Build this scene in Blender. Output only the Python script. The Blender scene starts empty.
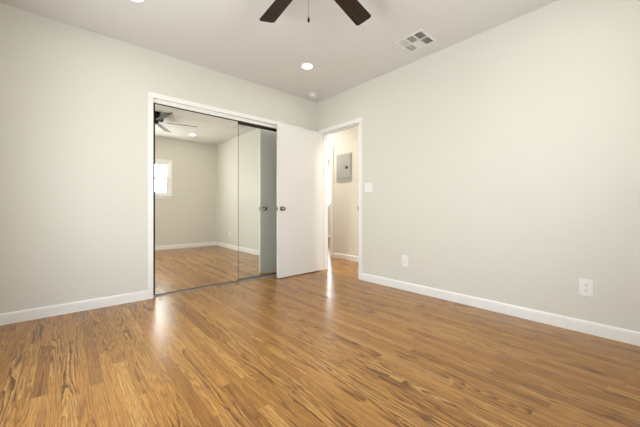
import bpy, bmesh, math, random
from mathutils import Vector, Matrix

random.seed(4)
C = bpy.context.scene.collection
SC = bpy.context.scene
PI = math.pi

# ------------------------------------------------------------------ camera, world, light, exposure
YAW = 0.85441883
F_PX = 291.77
HORIZON = 209.57
cam_d = bpy.data.cameras.new('camera')
cam_d.sensor_fit = 'HORIZONTAL'
cam_d.sensor_width = 36.0
cam_d.lens = 36.0 * F_PX / 640.0
cam_d.shift_y = (HORIZON - 213.5) / 640.0
cam_d.clip_start = 0.02
cam = bpy.data.objects.new('camera', cam_d)
cam.location = (-2.9585, -3.463, 0.93)
cam.rotation_euler = (PI / 2, 0, YAW - PI / 2)
C.objects.link(cam)
SC.camera = cam

SC.view_settings.view_transform = 'Standard'
SC.view_settings.look = 'None'
SC.view_settings.gamma = 1.0
SC.view_settings.use_curve_mapping = False
SC.view_settings.exposure = -0.36

SKY = 23.0
world = bpy.data.worlds.new('overcast_sky')
SC.world = world
world.use_nodes = True
wt = world.node_tree
wt.nodes.clear()
wo = wt.nodes.new('ShaderNodeOutputWorld')
wb = wt.nodes.new('ShaderNodeBackground')
wr = wt.nodes.new('ShaderNodeValToRGB')
wm = wt.nodes.new('ShaderNodeMapRange')
ws = wt.nodes.new('ShaderNodeSeparateXYZ')
wc = wt.nodes.new('ShaderNodeTexCoord')
wt.links.new(wc.outputs['Generated'], ws.inputs[0])
wm.inputs['From Min'].default_value = -1
wm.inputs['From Max'].default_value = 1
wt.links.new(ws.outputs['Z'], wm.inputs['Value'])
wt.links.new(wm.outputs[0], wr.inputs[0])
cr = wr.color_ramp
cr.elements[0].position = 0.0
cr.elements[0].color = (0.84, 0.85, 0.86, 1)
cr.elements[1].position = 1.0
cr.elements[1].color = (0.80, 0.95, 1.14, 1)
e = cr.elements.new(0.46); e.color = (0.84, 0.85, 0.86, 1)
e = cr.elements.new(0.54); e.color = (1.0, 1.02, 1.04, 1)
wt.links.new(wr.outputs[0], wb.inputs['Color'])
wb.inputs['Strength'].default_value = SKY
wt.links.new(wb.outputs[0], wo.inputs[0])


def portal(name, loc, rot, sx, sy):
    """light portal filling a window opening, helps the sky find its way in"""
    l = bpy.data.lights.new(name, 'AREA')
    l.shape = 'RECTANGLE'
    l.size = sx
    l.size_y = sy
    l.cycles.is_portal = True
    o = bpy.data.objects.new(name, l)
    o.location = loc
    o.rotation_euler = rot
    C.objects.link(o)


# ------------------------------------------------------------------ room dimensions
H = 2.598          # ceiling
XL = -3.58         # wall_left plane
YF = -3.94         # wall_front plane (behind the camera)
T = 0.12           # wall thickness
HX = 0.98          # hall wall plane
CX0, CX1 = -2.268, -0.33      # closet opening
CZ = 2.105                   # closet opening head
DY0, DY1 = -0.865, -0.10     # doorway
DZ = 2.095
FX = 3.70          # far wall of the room across the hall
YB = 4.60
W1 = (-2.25, -1.11, 1.27, 2.045)      # window in the front wall: x0 x1 z0 z1
W2 = (-2.25, -1.25, 0.60, 1.95)       # unseen window added in the left wall for fill light: y0 y1 z0 z1
W3 = (3.15, 4.35, 1.05, 2.35)         # window in the far room: y0 y1 z0 z1

portal('sky_portal_front', ((W1[0] + W1[1]) / 2, YF - T - 0.02, (W1[2] + W1[3]) / 2), (PI / 2, 0, 0), W1[1] - W1[0], W1[3] - W1[2])
portal('sky_portal_left', (XL - T - 0.02, (W2[0] + W2[1]) / 2, (W2[2] + W2[3]) / 2), (PI / 2, 0, -PI / 2), W2[1] - W2[0], W2[3] - W2[2])
portal('sky_portal_far', (FX + T + 0.02, (W3[0] + W3[1]) / 2, (W3[2] + W3[3]) / 2), (PI / 2, 0, PI / 2), W3[1] - W3[0], W3[3] - W3[2])


# ------------------------------------------------------------------ materials
def mat(name, col, rough=0.5, metal=0.0, spec=0.5, coat=0.0, emit=None, es=0.0):
    m = bpy.data.materials.new(name)
    m.use_nodes = True
    b = m.node_tree.nodes['Principled BSDF']
    b.inputs['Base Color'].default_value = (*col, 1)
    b.inputs['Roughness'].default_value = rough
    b.inputs['Metallic'].default_value = metal
    b.inputs['Specular IOR Level'].default_value = spec
    b.inputs['Coat Weight'].default_value = coat
    if emit:
        b.inputs['Emission Color'].default_value = (*emit, 1)
        b.inputs['Emission Strength'].default_value = es
    return m


class NT:
    def __init__(self, m):
        self.t = m.node_tree
        self.b = self.t.nodes['Principled BSDF']

    def n(self, typ, **kw):
        o = self.t.nodes.new(typ)
        for k, v in kw.items():
            setattr(o, k, v)
        return o

    def l(self, a, b):
        self.t.links.new(a, b)

    def math(self, op, a, b=None, c=None):
        o = self.t.nodes.new('ShaderNodeMath')
        o.operation = op
        for i, v in enumerate((a, b, c)):
            if v is None:
                continue
            if isinstance(v, (int, float)):
                o.inputs[i].default_value = v
            else:
                self.l(v, o.inputs[i])
        return o.outputs[0]

    def comb(self, x, y, z):
        o = self.t.nodes.new('ShaderNodeCombineXYZ')
        for i, v in enumerate((x, y, z)):
            if isinstance(v, (int, float)):
                o.inputs[i].default_value = v
            else:
                self.l(v, o.inputs[i])
        return o.outputs[0]

    def ramp(self, fac, stops):
        o = self.t.nodes.new('ShaderNodeValToRGB')
        r = o.color_ramp
        r.elements[0].position, r.elements[0].color = stops[0][0], (*stops[0][1], 1)
        r.elements[1].position, r.elements[1].color = stops[-1][0], (*stops[-1][1], 1)
        for p, c in stops[1:-1]:
            r.elements.new(p).color = (*c, 1)
        self.l(fac, o.inputs[0])
        return o.outputs[0]

    def mix(self, fac, a, b, blend='MIX'):
        o = self.t.nodes.new('ShaderNodeMix')
        o.data_type = 'RGBA'
        o.blend_type = blend
        for i, v in ((0, fac), (6, a), (7, b)):
            if isinstance(v, (int, float)):
                o.inputs[i].default_value = v
            elif isinstance(v, tuple):
                o.inputs[i].default_value = (*v, 1)
            else:
                self.l(v, o.inputs[i])
        return o.outputs[2]


def paint(name, col, rough, bump=0.06, scale=260.0):
    """rolled wall paint: faint orange peel and very slight tone variation"""
    m = mat(name, col, rough)
    N = NT(m)
    tc = N.n('ShaderNodeTexCoord')
    nz = N.n('ShaderNodeTexNoise')
    nz.inputs['Scale'].default_value = scale
    nz.inputs['Detail'].default_value = 2
    N.l(tc.outputs['Object'], nz.inputs['Vector'])
    bp = N.n('ShaderNodeBump')
    bp.inputs['Strength'].default_value = bump
    bp.inputs['Distance'].default_value = 0.001
    N.l(nz.outputs[0], bp.inputs['Height'])
    N.l(bp.outputs[0], N.b.inputs['Normal'])
    big = N.n('ShaderNodeTexNoise')
    big.inputs['Scale'].default_value = 1.3
    big.inputs['Detail'].default_value = 3
    N.l(tc.outputs['Object'], big.inputs['Vector'])
    c = N.mix(big.outputs[0], tuple(v * 0.98 for v in col), tuple(min(1, v * 1.015) for v in col))
    N.l(c, N.b.inputs['Base Color'])
    return m


def oak(name):
    m = mat(name, (0.4, 0.22, 0.1), 0.25)
    N = NT(m)
    tc = N.n('ShaderNodeTexCoord')
    sp = N.n('ShaderNodeSeparateXYZ')
    N.l(tc.outputs['Object'], sp.inputs[0])
    X, Y = sp.outputs[0], sp.outputs[1]
    wdt = 0.0572
    r = N.math('DIVIDE', X, wdt)
    row = N.math('FLOOR', r)
    fx = N.math('FRACT', r)
    wn = N.n('ShaderNodeTexWhiteNoise', noise_dimensions='1D')
    N.l(row, wn.inputs['W'])
    off = N.math('MULTIPLY', wn.outputs[0], 7.3)
    ln = N.math('MULTIPLY_ADD', wn.outputs[0], 0.35, 0.72)       # board length of this row
    q = N.math('DIVIDE', N.math('ADD', Y, off), ln)
    cell = N.math('FLOOR', q)
    fy = N.math('FRACT', q)
    w2 = N.n('ShaderNodeTexWhiteNoise', noise_dimensions='2D')
    N.l(N.comb(row, cell, 0), w2.inputs['Vector'])
    rnd = w2.outputs[0]
    w3 = N.n('ShaderNodeTexWhiteNoise', noise_dimensions='3D')
    N.l(N.comb(row, cell, 5.5), w3.inputs['Vector'])
    rnd2 = w3.outputs[0]
    # growth-ring contours, stretched along the board: cathedral figure
    n1 = N.n('ShaderNodeTexNoise', noise_dimensions='4D')
    n1.inputs['Scale'].default_value = 1.0
    n1.inputs['Detail'].default_value = 1.2
    n1.inputs['Roughness'].default_value = 0.45
    sx = N.math('MULTIPLY_ADD', rnd2, 9.0, 12.0)
    N.l(N.comb(N.math('MULTIPLY', X, sx), N.math('MULTIPLY', Y, 0.85), 0.0), n1.inputs['Vector'])
    N.l(N.math('MULTIPLY', rnd, 61.0), n1.inputs['W'])
    wob = N.n('ShaderNodeTexNoise')
    wob.inputs['Scale'].default_value = 1.0
    wob.inputs['Detail'].default_value = 3
    N.l(N.comb(N.math('MULTIPLY', X, 70.0), N.math('MULTIPLY', Y, 9.0), rnd), wob.inputs['Vector'])
    rings = N.math('FRACT', N.math('ADD', N.math('MULTIPLY', n1.outputs[0], 16.0), N.math('MULTIPLY', wob.outputs[0], 1.0)))
    grain = N.ramp(rings, [(0.0, (0.12,) * 3), (0.10, (0.0,) * 3), (0.30, (0.45,) * 3), (0.62, (0.88,) * 3), (0.9, (1.0,) * 3), (1.0, (0.55,) * 3)])
    # open pores, short dark dashes
    po = N.n('ShaderNodeTexNoise')
    po.inputs['Scale'].default_value = 1.0
    po.inputs['Detail'].default_value = 2
    N.l(N.comb(N.math('MULTIPLY', X, 420.0), N.math('MULTIPLY', Y, 16.0), N.math('MULTIPLY', rnd, 17.0)), po.inputs['Vector'])
    pores = N.ramp(po.outputs[0], [(0.34, (0.0,) * 3), (0.52, (1.0,) * 3)])
    base = N.ramp(rnd, [(0.0, (0.35, 0.155, 0.034)), (0.12, (0.44, 0.200, 0.045)), (0.3, (0.49, 0.230, 0.053)), (0.55, (0.52, 0.246, 0.058)),
                        (0.8, (0.555, 0.270, 0.068)), (1.0, (0.62, 0.325, 0.092))])
    dark = N.ramp(rnd2, [(0.0, (0.105, 0.042, 0.012)), (0.6, (0.15, 0.062, 0.018)), (1.0, (0.24, 0.105, 0.030))])
    gstr = N.math('MULTIPLY_ADD', rnd2, -0.66, 1.1)
    gfac = N.math('MULTIPLY', N.math('SUBTRACT', 1.0, grain), gstr)
    col = N.mix(gfac, base, dark)
    st = N.n('ShaderNodeTexNoise')
    st.inputs['Scale'].default_value = 1.0
    st.inputs['Detail'].default_value = 3
    st.inputs['Roughness'].default_value = 0.65
    N.l(N.comb(N.math('MULTIPLY', X, 120.0), N.math('MULTIPLY', Y, 3.2), N.math('MULTIPLY', rnd, 29.0)), st.inputs['Vector'])
    streak = N.ramp(st.outputs[0], [(0.30, (0.72,) * 3), (0.52, (0.0,) * 3)])
    col = N.mix(streak, col, (0.20, 0.082, 0.021))
    pf = N.math('MULTIPLY', N.math('SUBTRACT', 1.0, pores), 0.48)
    col = N.mix(pf, col, (0.17, 0.07, 0.02))
    # seams between boards
    ex = N.math('MINIMUM', fx, N.math('SUBTRACT', 1.0, fx))
    ey = N.math('MULTIPLY', N.math('MINIMUM', fy, N.math('SUBTRACT', 1.0, fy)), 14.0)
    seam = N.math('LESS_THAN', N.math('MINIMUM', ex, ey), 0.014)
    col = N.mix(N.math('MULTIPLY', seam, 0.55), col, (0.10, 0.04, 0.015))
    N.l(col, N.b.inputs['Base Color'])
    # satin polyurethane
    big = N.n('ShaderNodeTexNoise')
    big.inputs['Scale'].default_value = 7.0
    big.inputs['Detail'].default_value = 3
    N.l(tc.outputs['Object'], big.inputs['Vector'])
    N.l(N.math('MULTIPLY_ADD', big.outputs[0], 0.10, 0.185), N.b.inputs['Roughness'])
    bp = N.n('ShaderNodeBump')
    bp.inputs['Strength'].default_value = 0.05
    bp.inputs['Distance'].default_value = 0.0015
    N.l(N.math('MULTIPLY', grain, pores), bp.inputs['Height'])
    N.l(bp.outputs[0], N.b.inputs['Normal'])
    N.b.inputs['Specular IOR Level'].default_value = 0.38
    return m


def blade_wood(name):
    m = mat(name, (0.06, 0.03, 0.015), 0.5, spec=0.25)
    N = NT(m)
    tc = N.n('ShaderNodeTexCoord')
    mp = N.n('ShaderNodeMapping')
    mp.inputs['Scale'].default_value = (4, 60, 60)
    N.l(tc.outputs['Object'], mp.inputs[0])
    nz = N.n('ShaderNodeTexNoise')
    nz.inputs['Scale'].default_value = 1.0
    nz.inputs['Detail'].default_value = 4
    N.l(mp.outputs[0], nz.inputs['Vector'])
    N.l(N.ramp(nz.outputs[0], [(0.3, (0.014, 0.0065, 0.003)), (0.7, (0.042, 0.021, 0.010))]), N.b.inputs['Base Color'])
    return m


M = {}
M['wall'] = paint('wall_paint', (0.755, 0.738, 0.682), 0.6)
M['ceiling'] = paint('ceiling_paint', (0.78, 0.775, 0.77), 0.85)
M['hall_wall'] = paint('hall_paint', (0.82, 0.785, 0.71), 0.6)
M['trim'] = paint('trim_enamel', (0.93, 0.925, 0.92), 0.3, 0.02, 90)
M['door'] = paint('door_enamel', (0.85, 0.845, 0.84), 0.34, 0.03, 120)
M['oak'] = oak('oak_strip_floor')
M['plastic'] = mat('white_plastic', (0.92, 0.915, 0.90), 0.32)
M['slot'] = mat('dark_slot', (0.03, 0.03, 0.03), 0.6)
M['vent'] = mat('vent_enamel', (0.84, 0.84, 0.83), 0.35)
M['duct'] = mat('duct_shade', (0.16, 0.16, 0.165), 0.6, 0.2)  # dark tone stands in for the shade inside the duct
M['bronze'] = mat('fan_bronze', (0.030, 0.024, 0.020), 0.35, 0.7)
M['blade'] = blade_wood('walnut_blade')
M['nickel'] = mat('satin_nickel', (0.36, 0.33, 0.29), 0.25, 1.0)
M['brass'] = mat('strike_metal', (0.28, 0.24, 0.19), 0.35, 1.0)
M['panel'] = mat('grey_panel_enamel', (0.40, 0.40, 0.39), 0.5, 0.2)
M['black'] = mat('black_plastic', (0.015, 0.015, 0.015), 0.4)
M['frame'] = mat('black_frame', (0.012, 0.012, 0.013), 0.5, 0.0, 0.2)
M['alu'] = mat('track_aluminium', (0.50, 0.47, 0.43), 0.4, 0.6)
M['track_dark'] = mat('track_shadow_bronze', (0.07, 0.065, 0.05), 0.5, 0.5)
M['lens'] = mat('lamp_lens', (0.9, 0.88, 0.84), 0.4, emit=(1.0, 0.91, 0.76), es=105.0)
M['mirror'] = mat('mirror_silver', (0.97, 0.945, 0.87), 0.0, 1.0)
M['mirror2'] = mat('mirror_silver_greenish', (0.92, 0.925, 0.87), 0.0, 1.0)
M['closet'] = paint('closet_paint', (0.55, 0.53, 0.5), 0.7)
M['vinyl'] = mat('window_vinyl', (0.86, 0.87, 0.87), 0.3)


def glass(name):
    m = bpy.data.materials.new(name)
    m.use_nodes = True
    t = m.node_tree
    t.nodes.clear()
    out = t.nodes.new('ShaderNodeOutputMaterial')
    mx = t.nodes.new('ShaderNodeMixShader')
    fr = t.nodes.new('ShaderNodeFresnel')
    fr.inputs['IOR'].default_value = 1.45
    tr = t.nodes.new('ShaderNodeBsdfTransparent')
    tr.inputs['Color'].default_value = (0.95, 0.97, 0.96, 1)
    gl = t.nodes.new('ShaderNodeBsdfGlossy')
    gl.inputs['Roughness'].default_value = 0.0
    ge = t.nodes.new('ShaderNodeNewGeometry')
    fm = t.nodes.new('ShaderNodeMath'); fm.operation = 'MULTIPLY'
    fi = t.nodes.new('ShaderNodeMath'); fi.operation = 'SUBTRACT'; fi.inputs[0].default_value = 1.0
    t.links.new(ge.outputs['Backfacing'], fi.inputs[1])
    t.links.new(fr.outputs[0], fm.inputs[0])
    t.links.new(fi.outputs[0], fm.inputs[1])
    t.links.new(fm.outputs[0], mx.inputs[0])
    t.links.new(tr.outputs[0], mx.inputs[1])
    t.links.new(gl.outputs[0], mx.inputs[2])
    t.links.new(mx.outputs[0], out.inputs[0])
    return m


M['glass'] = glass('window_glass')


# ------------------------------------------------------------------ mesh helpers
def add_box(bm, a, b, bevel=0.0, seg=2):
    a = Vector(a); b = Vector(b)
    r = bmesh.ops.create_cube(bm, size=1.0)
    vs = r['verts']
    s = b - a
    for v in vs:
        v.co = Vector((a.x + (v.co.x + .5) * s.x, a.y + (v.co.y + .5) * s.y, a.z + (v.co.z + .5) * s.z))
    if bevel > 0:
        es = list({e for v in vs for e in v.link_edges})
        r = bmesh.ops.bevel(bm, geom=es, offset=bevel, segments=seg, affect='EDGES', profile=0.6)
        vs = list({v for f in r['faces'] for v in f.verts} | {v for v in vs if v.is_valid})
    return vs


def add_lathe(bm, prof, seg=32, mtx=None):
    """revolve (r, z) profile around z"""
    rings = []
    for r, z in prof:
        if r < 1e-6:
            rings.append([bm.verts.new((0, 0, z))])
        else:
            rings.append([bm.verts.new((r * math.cos(2 * PI * i / seg), r * math.sin(2 * PI * i / seg), z)) for i in range(seg)])
    for a, b in zip(rings, rings[1:]):
        for i in range(seg):
            j = (i + 1) % seg
            if len(a) == 1 and len(b) == 1:
                continue
            if len(a) == 1:
                bm.faces.new((a[0], b[i], b[j]))
            elif len(b) == 1:
                bm.faces.new((a[i], b[0], a[j]))
            else:
                bm.faces.new((a[i], b[i], b[j], a[j]))
    vs = [v for r in rings for v in r]
    if mtx is not None:
        bmesh.ops.transform(bm, matrix=mtx, verts=vs)
    return vs


def add_prism(bm, pts, z0, z1, bevel=0.0):
    """extrude a 2D outline between z0 and z1"""
    lo = [bm.verts.new((x, y, z0)) for x, y in pts]
    hi = [bm.verts.new((x, y, z1)) for x, y in pts]
    n = len(pts)
    fs = [bm.faces.new(lo[::-1]), bm.faces.new(hi)]
    for i in range(n):
        j = (i + 1) % n
        fs.append(bm.faces.new((lo[i], lo[j], hi[j], hi[i])))
    if bevel:
        es = list(fs[0].edges) + list(fs[1].edges)
        bmesh.ops.bevel(bm, geom=es, offset=bevel, segments=2, affect='EDGES')
    return lo + hi


def obj(name, bm, m, parent=None, smooth=False, loc=None):
    me = bpy.data.meshes.new(name)
    bmesh.ops.recalc_face_normals(bm, faces=bm.faces)
    bm.to_mesh(me)
    bm.free()
    for mm in (m if isinstance(m, list) else [m]):
        me.materials.append(mm)
    if smooth:
        for p in me.polygons:
            p.use_smooth = True
        me.set_sharp_from_angle(angle=math.radians(35))
    o = bpy.data.objects.new(name, me)
    if loc is not None:
        o.location = loc
    C.objects.link(o)
    if parent is not None:
        o.parent = parent
    return o


def boxes(name, lst, m, parent=None, bevel=0.0, smooth=False, loc=None):
    bm = bmesh.new()
    for a, b in lst:
        add_box(bm, a, b, bevel)
    return obj(name, bm, m, parent, smooth, loc)


def tag(o, label, cat, group=None):
    o['label'] = label
    o['category'] = cat
    if group:
        o['group'] = group
    return o


def struct(o, label=None, cat=None):
    o['kind'] = 'structure'
    if label:
        o['label'] = label
        o['category'] = cat
    return o


def thing(name, label, cat, loc=(0, 0, 0), rot=(0, 0, 0), group=None):
    o = bpy.data.objects.new(name, None)
    o.empty_display_size = 0.05
    o.location = loc
    o.rotation_euler = rot
    C.objects.link(o)
    return tag(o, label, cat, group)


def copy_tree(o, parent=None):
    c = o.copy()
    C.objects.link(c)
    if parent is not None:
        c.parent = parent
    for ch in list(o.children):
        copy_tree(ch, c)
    return c


# ------------------------------------------------------------------ setting: floor, ceiling, walls
struct(boxes('floor', [((XL - T, YF - T, -0.06), (FX + T, YB + T, 0.0))], M['oak']))
struct(boxes('ceiling', [((XL - T, YF - T, H), (FX + T, YB + T, H + 0.1))], M['ceiling']))

# closet wall (faces the camera, left half of the photo)
struct(boxes('wall_back', [((XL - T, 0, 0), (CX0 - 0.02, T, H)), ((CX0 - 0.02, 0, CZ + 0.02), (CX1 + 0.02, T, H)),
                           ((CX1 + 0.02, 0, 0), (0, T, H))], M['wall']))
# wall with the doorway
struct(boxes('wall_right', [((0, YF - T, 0), (T, DY0 - 0.02, H)), ((0, DY0 - 0.02, DZ + 0.02), (T, DY1 + 0.02, H)),
                            ((0, DY1 + 0.02, 0), (T, YB, H))], M['wall']))
# wall behind the camera with a window
x0, x1, z0, z1 = W1
struct(boxes('wall_front', [((XL - T, YF - T, 0), (x0, YF, H)), ((x1, YF - T, 0), (0, YF, H)),
                            ((x0, YF - T, 0), (x1, YF, z0)), ((x0, YF - T, z1), (x1, YF, H))], M['wall']))
y0, y1, z0, z1 = W2
struct(boxes('wall_left', [((XL - T, YF, 0), (XL, y0, H)), ((XL - T, y1, 0), (XL, 0, H)),
                           ((XL - T, y0, 0), (XL, y1, z0)), ((XL - T, y0, z1), (XL, y1, H))], M['wall']))
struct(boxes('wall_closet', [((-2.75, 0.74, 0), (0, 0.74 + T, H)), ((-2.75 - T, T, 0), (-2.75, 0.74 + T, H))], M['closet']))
# hall
struct(boxes('wall_hall', [((HX, -2.6, 0), (HX + T, 0.73, H)), ((HX, 0.73, 2.085), (HX + T, 1.62, H)), ((HX, 1.62, 0), (HX + T, YB, H))], M['hall_wall']))
struct(boxes('wall_hall_end', [((T, -2.6 - T, 0), (HX + T, -2.6, H))], M['hall_wall']))
struct(boxes('wall_far_side', [((T, YB, 0), (FX + T, YB + T, H)), ((HX + T, -0.6 - T, 0), (FX, -0.6, H))], M['hall_wall']))
y0, y1, z0, z1 = W3
struct(boxes('wall_far', [((FX, -0.6 - T, 0), (FX + T, y0, H)), ((FX, y1, 0), (FX + T, YB, H)),
                          ((FX, y0, 0), (FX + T, y1, z0)), ((FX, y0, z1), (FX + T, y1, H))], M['hall_wall']))


# ------------------------------------------------------------------ baseboards
def baseboard(name, p, q, nrm, m=None, h=0.092, t=0.014):
    """profiled board from p to q on the floor, standing out along nrm"""
    p = Vector((*p, 0)); q = Vector((*q, 0)); n = Vector((*nrm, 0))
    prof = [(0, 0), (t, 0), (t, h - 0.018), (t * 0.86, h - 0.008), (t * 0.55, h - 0.002), (t * 0.3, h), (0, h)]
    bm = bmesh.new()
    A = [bm.verts.new(p + n * a + Vector((0, 0, z))) for a, z in prof]
    B = [bm.verts.new(q + n * a + Vector((0, 0, z))) for a, z in prof]
    k = len(prof)
    bm.faces.new(A); bm.faces.new(B[::-1])
    for i in range(k):
        j = (i + 1) % k
        bm.faces.new((A[i], B[i], B[j], A[j]))
    return struct(obj(name, bm, m or M['trim']))


CW = 0.050   # casing width
baseboard('baseboard_back', (XL, 0), (CX0 - CW, 0), (0, -1))
baseboard('baseboard_corner', (CX1 + CW, 0), (-0.014, 0), (0, -1))
baseboard('baseboard_right', (0, YF + 0.014), (0, DY0 - CW), (-1, 0))
baseboard('baseboard_front', (XL, YF), (0, YF), (0, 1))
baseboard('baseboard_left', (XL, YF + 0.014), (XL, -0.014), (1, 0))
baseboard('baseboard_hall', (HX, -2.6), (HX, 0.73 - 0.075), (-1, 0))
baseboard('baseboard_far', (FX, -0.6), (FX, YB), (-1, 0))


# ------------------------------------------------------------------ casings, jambs, tracks
def casing_y(name, xa, xb, zt, y, out, w=CW, t=0.016):
    """flat casing round an opening in a wall y = const"""
    a, b = sorted((y, y + out * t))
    return struct(boxes(name, [((xa - w, a, 0), (xa, b, zt)), ((xb, a, 0), (xb + w, b, zt)), ((xa - w, a, zt), (xb + w, b, zt + w))], M['trim'], bevel=0.003))


def casing_x(name, ya, yb, zt, x, out, w=CW, t=0.016, m=None):
    a, b = sorted((x, x + out * t))
    return struct(boxes(name, [((a, ya - w, 0), (b, ya, zt)), ((a, yb, 0), (b, yb + w, zt)), ((a, ya - w, zt), (b, yb + w, zt + w))], m or M['trim'], bevel=0.003))


casing_y('trim_1', CX0, CX1, CZ, 0, -1)
struct(boxes('trim_2', [((CX0 - 0.02, 0, 0), (CX0, T, CZ)), ((CX1, 0, 0), (CX1 + 0.02, T, CZ)), ((CX0 - 0.02, 0, CZ), (CX1 + 0.02, T, CZ + 0.02))], M['trim']))
casing_x('trim_3', DY0, DY1, DZ, 0, -1, w=0.056)
jamb = struct(boxes('trim_4', [((0, DY0 - 0.02, 0), (T, DY0, DZ)), ((0, DY1, 0), (T, DY1 + 0.02, DZ)), ((0, DY0 - 0.02, DZ), (T, DY1 + 0.02, DZ + 0.02)),
                               ((0.045, DY0, 0), (0.080, DY0 + 0.011, DZ)), ((0.045, DY1 - 0.011, 0), (0.080, DY1, DZ)), ((0.045, DY0, DZ - 0.011), (0.080, DY1, DZ))], M['trim']))
bm = bmesh.new()
add_box(bm, (0.008, DY0 - 0.001, 0.905), (0.040, DY0 + 0.0022, 0.985), 0.001)
add_box(bm, (-0.004, DY0 - 0.001, 0.912), (0.012, DY0 + 0.0022, 0.978), 0.001)
add_box(bm, (-0.020, DY0 - 0.001, 0.914), (-0.003, DY0 + 0.009, 0.976), 0.002)
sp_ = obj('strike_plate', bm, M['brass'], jamb)
boxes('strike_hole', [((0.016, DY0 + 0.002, 0.930), (0.030, DY0 + 0.0026, 0.960))], M['slot'], sp_)
casing_x('trim_5', DY0, DY1, DZ, T, 1)
casing_x('trim_6', 0.742, 1.608, 2.085, HX, -1, w=0.075)
struct(boxes('trim_7', [((HX, 0.73, 0), (HX + T, 0.745, 2.07)), ((HX, 1.605, 0), (HX + T, 1.62, 2.07)), ((HX, 0.73, 2.07), (HX + T, 1.62, 2.085))], M['trim']))

# head fascia and sliding tracks of the closet
struct(boxes('trim_8', [((CX0, 0.018, 2.066), (CX1, 0.038, CZ))], M['trim'], bevel=0.002))
tr = struct(boxes('trim_9', [((CX0, 0.040, CZ - 0.006), (CX1, 0.116, CZ)), ((CX0, 0.080, 2.045), (CX1, 0.083, CZ - 0.005)), ((CX0, 0.112, 2.040), (CX1, 0.116, CZ - 0.005))], M['track_dark']))
bt = bmesh.new()
add_box(bt, (CX0, 0.030, 0.0), (CX1, 0.118, 0.004))
for yy in (0.030, 0.068, 0.076, 0.114):
    add_box(bt, (CX0, yy, 0.004), (CX1, yy + 0.004, 0.013))
struct(obj('trim_10', bt, M['alu']))


# ------------------------------------------------------------------ windows
def window_part(name, along, a0, a1, z0, z1, pos, inn, sill=True, label=None):
    """single-hung window: along = 'x' or 'y'; pos = wall face, inn = direction into the room (+1/-1)"""
    def P(a, d, z):
        return (a, pos + inn * d, z) if along == 'x' else (pos + inn * d, a, z)

    def bx(lst, nm, m, par=None, bev=0.0):
        out = []
        for (aa, d0, zz0), (bb, d1, zz1) in lst:
            p = P(aa, d0, zz0); q = P(bb, d1, zz1)
            out.append((tuple(min(i, j) for i, j in zip(p, q)), tuple(max(i, j) for i, j in zip(p, q))))
        return boxes(nm, out, m, par, bev)
    f = 0.035
    root = bx([((a0, -0.09, z0), (a0 + f, -0.02, z1)), ((a1 - f, -0.09, z0), (a1, -0.02, z1)),
               ((a0 + f, -0.09, z0), (a1 - f, -0.02, z0 + f)), ((a0 + f, -0.09, z1 - f), (a1 - f, -0.02, z1))], name, M['vinyl'])
    struct(root)
    zm = (z0 + z1) / 2
    for k, (za, zb, d0, d1) in enumerate(((zm - 0.020, z1 - f, -0.085, -0.058), (z0 + f, zm + 0.020, -0.054, -0.027))):
        s = 0.034
        sa = bx([((a0 + f, d0, za), (a0 + f + s, d1, zb)), ((a1 - f - s, d0, za), (a1 - f, d1, zb)),
                 ((a0 + f + s, d0, za), (a1 - f - s, d1, za + s)), ((a0 + f + s, d0, zb - s), (a1 - f - s, d1, zb))], 'sash', M['vinyl'], root)
        dm = (d0 + d1) / 2
        bx([((a0 + f + s, dm - 0.002, za + s), (a1 - f - s, dm + 0.002, zb - s))], 'pane', M['glass'], sa)
    c = 0.05
    bx([((a0 - c, 0, z0 - 0.004), (a0, 0.015, z1 + c)), ((a1, 0, z0 - 0.004), (a1 + c, 0.015, z1 + c)), ((a0, 0, z1), (a1, 0.015, z1 + c))], 'window_casing', M['trim'], root, 0.002)
    bx([((a0 - c - 0.015, -0.02, z0 - 0.026), (a1 + c + 0.015, 0.055, z0 - 0.004))], 'window_sill', M['trim'], root, 0.004)
    bx([((a0 - c, 0, z0 - 0.092), (a1 + c, 0.013, z0 - 0.026))], 'apron', M['trim'], root, 0.002)
    return root


window_part('window_1', 'x', *W1, YF, 1)
window_part('fill_window', 'y', *W2, XL, 1)  # added out of view to bring more daylight into the room
window_part('window_3', 'y', *W3, FX, -1)


# ------------------------------------------------------------------ entry door, swung open flat in front of the closet
def knob_set(parent, mtx):
    bm = bmesh.new()
    add_lathe(bm, [(0.012, 0.004), (0.0115, 0.020), (0.013, 0.026), (0.022, 0.031), (0.0275, 0.040), (0.0285, 0.050), (0.025, 0.059), (0.016, 0.063), (0.0, 0.064)], 28, mtx)
    k = obj('door_knob', bm, M['nickel'], parent, True)
    bm = bmesh.new()
    add_lathe(bm, [(0.0, 0.0), (0.033, 0.0), (0.0335, 0.003), (0.031, 0.007), (0.020, 0.010), (0.0, 0.010)], 32, mtx)
    obj('rosette', bm, M['nickel'], k, True)
    return k


DW, DT, DH = 0.80, 0.035, 2.082
# local frame: origin at the hinge, x towards the free edge, y = thickness
bm = bmesh.new()
add_box(bm, (0, -DT / 2, 0), (DW, DT / 2, DH), 0.0018)
door = obj('door_1', bm, M['door'], loc=(-0.026, -0.1195, 0.012))
door.rotation_euler = (0, 0, PI + 0.033)
struct(door)
kx, kz = DW - 0.058, 0.93
knob_set(door, Matrix.Translation((kx, DT / 2, kz)) @ Matrix.Rotation(-PI / 2, 4, 'X'))
knob_set(door, Matrix.Translation((kx, -DT / 2, kz)) @ Matrix.Rotation(PI / 2, 4, 'X'))
bm = bmesh.new()
add_box(bm, (DW - 0.001, -0.0125, kz - 0.029), (DW + 0.0014, 0.0125, kz + 0.029), 0.0006)
lp = obj('latch_plate', bm, M['nickel'], door)
boxes('latch_bolt', [((DW + 0.001, -0.006, kz - 0.008), (DW + 0.010, 0.006, kz + 0.008))], M['nickel'], lp, 0.002)
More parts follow.
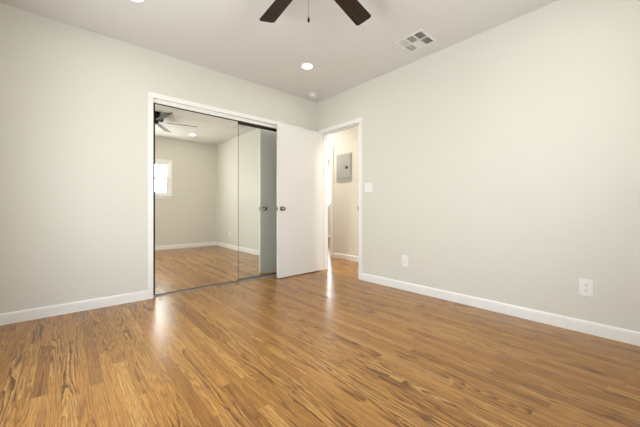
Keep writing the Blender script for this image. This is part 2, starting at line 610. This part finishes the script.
for hz in (0.20, 1.04, 1.86):
    bm = bmesh.new()
    add_lathe(bm, [(0.0, -0.045), (0.006, -0.045), (0.006, 0.045), (0.0, 0.045)], 14, Matrix.Translation((-0.0055, -DT / 2 + 0.003, hz)))
    add_box(bm, (-0.0022, -DT / 2 + 0.004, hz - 0.044), (0.0004, DT / 2 - 0.004, hz + 0.044))
    obj('hinge', bm, M['nickel'], door, True)


# ------------------------------------------------------------------ mirrored sliding closet doors
def mirror_door(name, xa, xb, yf, z0, z1, mm, left_w, right_w, bevel_r):
    """glass sheet with a slim black steel edge; front surface at y = yf"""
    th = 0.022
    fr = 0.004
    # steel edge frame / backing
    root = boxes(name, [((xa, yf, z0), (xa + left_w, yf + th, z1)), ((xb - right_w, yf, z0), (xb, yf + th, z1)),
                        ((xa + left_w, yf, z1 - fr), (xb - right_w, yf + th, z1)), ((xa + left_w, yf, z0), (xb - right_w, yf + th, z0 + fr)),
                        ((xa + left_w, yf + 0.010, z0 + fr), (xb - right_w, yf + th, z1 - fr))], M['frame'])
    struct(root)
    bm = bmesh.new()
    g0, g1, y = xa + left_w, xb - right_w, yf + 0.002
    zz0, zz1 = z0 + fr, z1 - fr
    bl = g0 + 0.0
    br = g1 - bevel_r
    xs = [g0, br, g1] if bevel_r else [g0, g1]
    ys = [y, y, y + 0.00022] if bevel_r else [y, y]
    lo = [bm.verts.new((x, v, zz0)) for x, v in zip(xs, ys)]
    hi = [bm.verts.new((x, v, zz1)) for x, v in zip(xs, ys)]
    lob = [bm.verts.new((x, yf + 0.009, zz0)) for x in (xs[0], xs[-1])]
    hib = [bm.verts.new((x, yf + 0.009, zz1)) for x in (xs[0], xs[-1])]
    for i in range(len(xs) - 1):
        bm.faces.new((lo[i], lo[i + 1], hi[i + 1], hi[i]))
    bm.faces.new((lob[1], lob[0], hib[0], hib[1]))
    bm.faces.new((lo[0], hi[0], hib[0], lob[0]))
    bm.faces.new((lo[-1], lob[1], hib[1], hi[-1]))
    bm.faces.new(lo[::-1] + [lob[0], lob[1]])
    bm.faces.new(hi + [hib[1], hib[0]])
    obj('mirror', bm, mm, root)
    return root


mirror_door('door_2', CX0 + 0.004, -1.288, 0.050, 0.0165, 2.064, M['mirror'], 0.024, 0.004, 0.055)  # left black edge widened to stand in for the dark jamb gap too
mirror_door('door_3', -1.315, CX1 - 0.004, 0.088, 0.0165, 2.042, M['mirror2'], 0.004, 0.010, 0.0)


# ------------------------------------------------------------------ ceiling fan
FC = (-1.8043, -2.0776)
fan = thing('ceiling_fan', 'flush-mounted dark bronze ceiling fan with five walnut brown blades on the ceiling', 'ceiling fan', (FC[0], FC[1], H))
bm = bmesh.new()
add_lathe(bm, [(0.0, 0.0), (0.085, 0.0), (0.085, -0.006), (0.076, -0.022), (0.060, -0.032), (0.055, -0.036), (0.0, -0.036)], 40)
obj('canopy', bm, M['bronze'], fan, True)
bm = bmesh.new()
add_lathe(bm, [(0.0, -0.032), (0.060, -0.032), (0.118, -0.046), (0.132, -0.064), (0.132, -0.124), (0.120, -0.142), (0.095, -0.152), (0.0, -0.152)], 48)
obj('motor_housing', bm, M['bronze'], fan, True)
bm = bmesh.new()
add_lathe(bm, [(0.0, -0.150), (0.052, -0.150), (0.055, -0.159), (0.055, -0.186), (0.045, -0.200), (0.018, -0.204), (0.012, -0.210), (0.0, -0.211)], 36)
obj('switch_housing', bm, M['bronze'], fan, True)


def blade_outline():
    L0, L1 = 0.175, 0.671
    pts = []
    wi, wo = 0.054, 0.0676
    c = 0.020
    pts += [(L0, -wi + 0.012), (L0 + 0.012, -wi)]
    for k in range(7):
        a = -PI / 2 + k / 6 * PI / 2
        pts.append((L1 - c + c * math.cos(a), -wo + c + c * math.sin(a)))
    for k in range(7):
        a = k / 6 * PI / 2
        pts.append((L1 - c + c * math.cos(a), wo - c + c * math.sin(a)))
    pts += [(L0 + 0.012, wi), (L0, wi - 0.012)]
    return pts


bm = bmesh.new()
add_prism(bm, blade_outline(), -0.003, 0.003, 0.0012)
blade0 = obj('blade', bm, M['blade'], fan)
bm = bmesh.new()
add_prism(bm, [(0.085, -0.018), (0.150, -0.014), (0.185, -0.040), (0.235, -0.034), (0.262, 0.0), (0.235, 0.034), (0.185, 0.040), (0.150, 0.014), (0.085, 0.018)], 0.003, 0.008, 0.001)
br0 = obj('blade_bracket', bm, M['bronze'], blade0)
for sx_, sy_ in ((0.205, -0.022), (0.205, 0.022), (0.240, 0.0)):
    bm = bmesh.new()
    add_lathe(bm, [(0.0, -0.0055), (0.005, -0.0050), (0.006, -0.0030), (0.0, -0.0025)], 12, Matrix.Translation((sx_, sy_, 0)))
    obj('screw', bm, M['bronze'], blade0, True)
A0 = math.radians(84.75)
for k in range(5):
    b = blade0 if k == 0 else copy_tree(blade0, fan)
    b.location = (0, 0, -0.156)
    b.rotation_euler = (math.radians(-12.7), 0, A0 - k * 2 * PI / 5)

bm = bmesh.new()
cz = -0.204
nb = 67
for i in range(nb):
    z = cz - i * 0.0042
    bmesh.ops.create_icosphere(bm, subdivisions=1, radius=0.0016, matrix=Matrix.Translation((-0.026, 0.0175, z)))
add_lathe(bm, [(0.0, cz), (0.0006, cz), (0.0006, cz - nb * 0.0042), (0.0, cz - nb * 0.0042)], 6, Matrix.Translation((-0.026, 0.0175, 0)))
ch = obj('pull_chain', bm, M['nickel'], fan, True)
bm = bmesh.new()
zb = cz - nb * 0.0042 + 0.002
add_lathe(bm, [(0.0, zb), (0.0035, zb), (0.0065, zb - 0.008), (0.0075, zb - 0.020), (0.0060, zb - 0.028), (0.0, zb - 0.030)], 18, Matrix.Translation((-0.026, 0.0175, 0)))
obj('chain_weight', bm, M['bronze'], ch, True)


# ------------------------------------------------------------------ recessed lights
def recessed(label, loc):
    t = thing('recessed_light', label, 'ceiling light', loc, group='round recessed ceiling lights')
    bm = bmesh.new()
    add_lathe(bm, [(0.054, 0.001), (0.056, -0.003), (0.060, -0.0055), (0.068, -0.006), (0.075, -0.004), (0.077, 0.0), (0.054, 0.001)], 48)
    obj('trim_ring', bm, M['plastic'], t, True)
    bm = bmesh.new()
    add_lathe(bm, [(0.0, -0.0035), (0.048, -0.0035), (0.0545, -0.0022), (0.0545, 0.0), (0.0, 0.0)], 40)
    obj('lens', bm, M['lens'], t, True)
    return t


rl = recessed('lit round recessed ceiling light between the fan and the open white door', (-0.842, -0.806, H - 0.0005))
for lab, lc in (('lit round recessed ceiling light above the closet wall, cut by the top photo edge', (-2.559, -0.798)),
                ('recessed ceiling light seen glowing only in the closet mirror', (-0.830, -3.20)),
                ('unseen recessed fill light added above and behind the camera', (-2.553, -3.20))):  # last one is an unseen lamp added to lift the light
    c = copy_tree(rl)
    c.location = (*lc, H - 0.0005)
    c['label'] = lab

# ------------------------------------------------------------------ smoke detector
sd = thing('smoke_detector', 'round white smoke detector on the ceiling near the corner above the doorway', 'smoke detector', (-0.262, -0.205, H))
bm = bmesh.new()
add_lathe(bm, [(0.0, 0.0), (0.074, 0.0), (0.074, -0.008), (0.070, -0.010), (0.0, -0.010)], 44)
obj('mounting_base', bm, M['plastic'], sd, True)
bm = bmesh.new()
add_lathe(bm, [(0.0, -0.010), (0.066, -0.010), (0.066, -0.022), (0.060, -0.031), (0.040, -0.036), (0.0, -0.037)], 44)
cov = obj('cover', bm, M['plastic'], sd, True)
bm = bmesh.new()
for k in range(20):
    a = 2 * PI * k / 20
    vs = add_box(bm, (0.0645, -0.006, -0.020), (0.0668, 0.006, -0.0125))
    bmesh.ops.transform(bm, matrix=Matrix.Rotation(a, 4, 'Z'), verts=[v for v in vs])
obj('sensor_slots', bm, M['slot'], sd)
bm = bmesh.new()
add_lathe(bm, [(0.0, -0.0355), (0.012, -0.0355), (0.011, -0.0390), (0.0, -0.0395)], 20)
obj('test_button', bm, M['vent'], sd, True)

# ------------------------------------------------------------------ ceiling vent: six louvred cells facing different ways
VX0, VX1, VY0, VY1 = -0.485, -0.200, -2.050, -1.757
vt = thing('ceiling_vent', 'white square ceiling air register with six louvred cells near the right wall', 'air vent', ((VX0 + VX1) / 2, (VY0 + VY1) / 2, H))
hw, hl = (VX1 - VX0) / 2, (VY1 - VY0) / 2
bw = 0.022
dv = 0.0105
cols = [(-hw + bw, -dv / 2 - 0.004), (dv / 2 - 0.004, hw - bw)]
third = (2 * hl - 2 * bw - 2 * dv) / 3
rows = [(-hl + bw + k * (third + dv), -hl + bw + k * (third + dv) + third) for k in range(3)]
bm = bmesh.new()
add_box(bm, (-hw, -hl, -0.007), (-hw + bw, hl, 0), 0.002)
add_box(bm, (hw - bw, -hl, -0.007), (hw, hl, 0), 0.002)
add_box(bm, (-hw + bw, -hl, -0.007), (hw - bw, -hl + bw, 0), 0.002)
add_box(bm, (-hw + bw, hl - bw, -0.007), (hw - bw, hl, 0), 0.002)
obj('frame', bm, M['vent'], vt)
bm = bmesh.new()
add_box(bm, (cols[0][1], -hl + bw, -0.009), (cols[1][0], hl - bw, -0.001))
for k in range(2):
    add_box(bm, (-hw + bw, rows[k][1], -0.009), (hw - bw, rows[k + 1][0], -0.001))
obj('divider', bm, M['vent'], vt)
bm = bmesh.new()
add_box(bm, (-hw + bw, -hl + bw, -0.0012), (hw - bw, hl - bw, -0.0004))
obj('duct_shade_sheet', bm, M['duct'], vt)  # flat dark sheet painted as the shaded duct behind the louvres


def louvres(cell, axis, tilt, n):
    (xa, xb), (ya, yb) = cell
    bm = bmesh.new()
    for i in range(n):
        if axis == 'x':      # slats run along x, spaced in y
            c = ya + (i + 0.5) / n * (yb - ya)
            wid = (yb - ya) / n * 0.98
            vs = add_box(bm, (xa, -wid / 2, -0.0005), (xb, wid / 2, 0.0005))
            bmesh.ops.transform(bm, matrix=Matrix.Translation((0, c, -0.0055)) @ Matrix.Rotation(tilt, 4, 'X'), verts=vs)
        else:
            c = xa + (i + 0.5) / n * (xb - xa)
            wid = (xb - xa) / n * 0.98
            vs = add_box(bm, (-wid / 2, ya, -0.0005), (wid / 2, yb, 0.0005))
            bmesh.ops.transform(bm, matrix=Matrix.Translation((c, 0, -0.0055)) @ Matrix.Rotation(tilt, 4, 'Y'), verts=vs)
    obj('louvre', bm, M['vent'], vt)


R_ = math.radians
# (column, row from the camera end): slats tilted towards or away from the viewer
louvres((cols[0], rows[0]), 'x', R_(40), 6)
louvres((cols[1], rows[0]), 'x', R_(40), 6)
louvres((cols[0], rows[1]), 'x', R_(28), 6)
louvres((cols[1], rows[1]), 'y', R_(35), 8)
louvres((cols[0], rows[2]), 'x', R_(12), 6)
louvres((cols[1], rows[2]), 'y', R_(-14), 8)


# ------------------------------------------------------------------ outlets and switch on the right wall (plates face -x)
def plate_mesh(w, h, t=0.0055):
    bm = bmesh.new()
    add_box(bm, (-t, -w / 2, -h / 2), (0, w / 2, h / 2), 0.0022)
    return bm


def outlet(label, y, z, w, h):
    t = thing('wall_outlet', label, 'outlet', (0, y, z), group='white duplex outlets on the right wall')
    obj('cover_plate', plate_mesh(w, h), M['plastic'], t)
    for s in (1, -1):
        cz_ = s * 0.0205
        bm = bmesh.new()
        pts = []
        for k in range(24):
            a = 2 * PI * k / 24
            pts.append((max(-0.0150, min(0.0150, 0.0175 * math.cos(a))), 0.0145 * math.sin(a)))
        vs = add_prism(bm, pts, 0.0, 0.0078, 0.0006)
        # local (x, y, z) -> (-z, x, y)
        mt = Matrix(((0, 0, -1, 0), (1, 0, 0, 0), (0, 1, 0, cz_), (0, 0, 0, 1)))
        bmesh.ops.transform(bm, matrix=mt, verts=bm.verts)
        r = obj('receptacle', bm, M['plastic'], t)
        bm = bmesh.new()
        add_box(bm, (-0.0084, -0.0072, cz_ - 0.001), (-0.0077, -0.0050, cz_ + 0.0085))
        add_box(bm, (-0.0084, 0.0050, cz_ + 0.000), (-0.0077, 0.0072, cz_ + 0.0075))
        add_lathe(bm, [(0.0, 0.0), (0.0028, 0.0), (0.0028, 0.0007), (0.0, 0.0007)], 12, Matrix.Translation((-0.0077, 0, cz_ - 0.0068)) @ Matrix.Rotation(-PI / 2, 4, 'Y'))
        obj('slots', bm, M['slot'], r)
    bm = bmesh.new()
    add_lathe(bm, [(0.0, 0.0), (0.0034, 0.0), (0.003, 0.0014), (0.0, 0.0016)], 14, Matrix.Translation((-0.0055, 0, 0)) @ Matrix.Rotation(-PI / 2, 4, 'Y'))
    obj('screw', bm, M['vent'], t, True)
    return t


outlet('white duplex outlet low on the wall at the right, nearer the camera', -3.122, 0.342, 0.080, 0.128)
outlet('white duplex outlet low on the wall to the right of the doorway', -1.565, 0.336, 0.082, 0.128)

sw = thing('light_switch', 'white double light switch plate on the wall right of the doorway', 'light switch', (0, -1.026, 1.218))
obj('cover_plate', plate_mesh(0.128, 0.118), M['plastic'], sw)
for s in (-1, 1):
    bm = bmesh.new()
    vs = add_box(bm, (-0.0085, s * 0.024 - 0.0165, -0.033), (-0.004, s * 0.024 + 0.0165, 0.033), 0.001)
    bmesh.ops.transform(bm, matrix=Matrix.Rotation(math.radians(2.5), 4, 'Y'), verts=bm.verts)
    obj('rocker', bm, M['plastic'], sw)

# ------------------------------------------------------------------ breaker panel on the hall wall (faces -x)
ep = thing('electrical_panel', 'grey metal breaker panel with a black latch on the cream hall wall', 'breaker panel', (HX, 0.367, 1.455))
obj('cover', (lambda b: (add_box(b, (-0.012, -0.197, 0), (0, 0.197, 0.52), 0.003), b)[1])(bmesh.new()), M['panel'], ep)
bm = bmesh.new()
add_box(bm, (-0.019, -0.172, 0.070), (-0.011, 0.172, 0.495), 0.003)
pdr = obj('panel_door', bm, M['panel'], ep)
bm = bmesh.new()
add_box(bm, (-0.026, -0.115, 0.232), (-0.018, -0.045, 0.282), 0.004)
obj('latch', bm, M['black'], pdr)
for yy, zz in ((-0.185, 0.03), (0.185, 0.03), (-0.185, 0.508), (0.185, 0.508)):
    bm = bmesh.new()
    add_lathe(bm, [(0.0, 0.0), (0.005, 0.0), (0.004, 0.002), (0.0, 0.0025)], 12, Matrix.Translation((-0.012, yy, zz)) @ Matrix.Rotation(-PI / 2, 4, 'Y'))
    obj('screw', bm, M['nickel'], ep, True)

# unseen fill lamps added on the hall ceiling to light the cream hall wall
hl_ = thing('hall_fill_light', 'unseen round fill lamp added on the hall ceiling beyond the doorway', 'ceiling light', (0.50, -1.85, H))
bm = bmesh.new()
add_lathe(bm, [(0.0, 0.0), (0.13, 0.0), (0.13, -0.020), (0.122, -0.024), (0.0, -0.024)], 40)
obj('lamp_base', bm, M['plastic'], hl_, True)
bm = bmesh.new()
add_lathe(bm, [(0.118, -0.022), (0.112, -0.045), (0.085, -0.066), (0.045, -0.076), (0.0, -0.078)], 40)
dm = mat('hall_fill_glass', (0.9, 0.86, 0.78), 0.4, emit=(1.0, 0.96, 0.86), es=265.0)
obj('diffuser', bm, dm, hl_, True)
hl2 = copy_tree(hl_)  # second unseen fill lamp added for the hall
hl2.location = (0.52, 1.45, H)
hl2['label'] = 'second unseen fill lamp added farther along the hall ceiling, past the breaker panel'
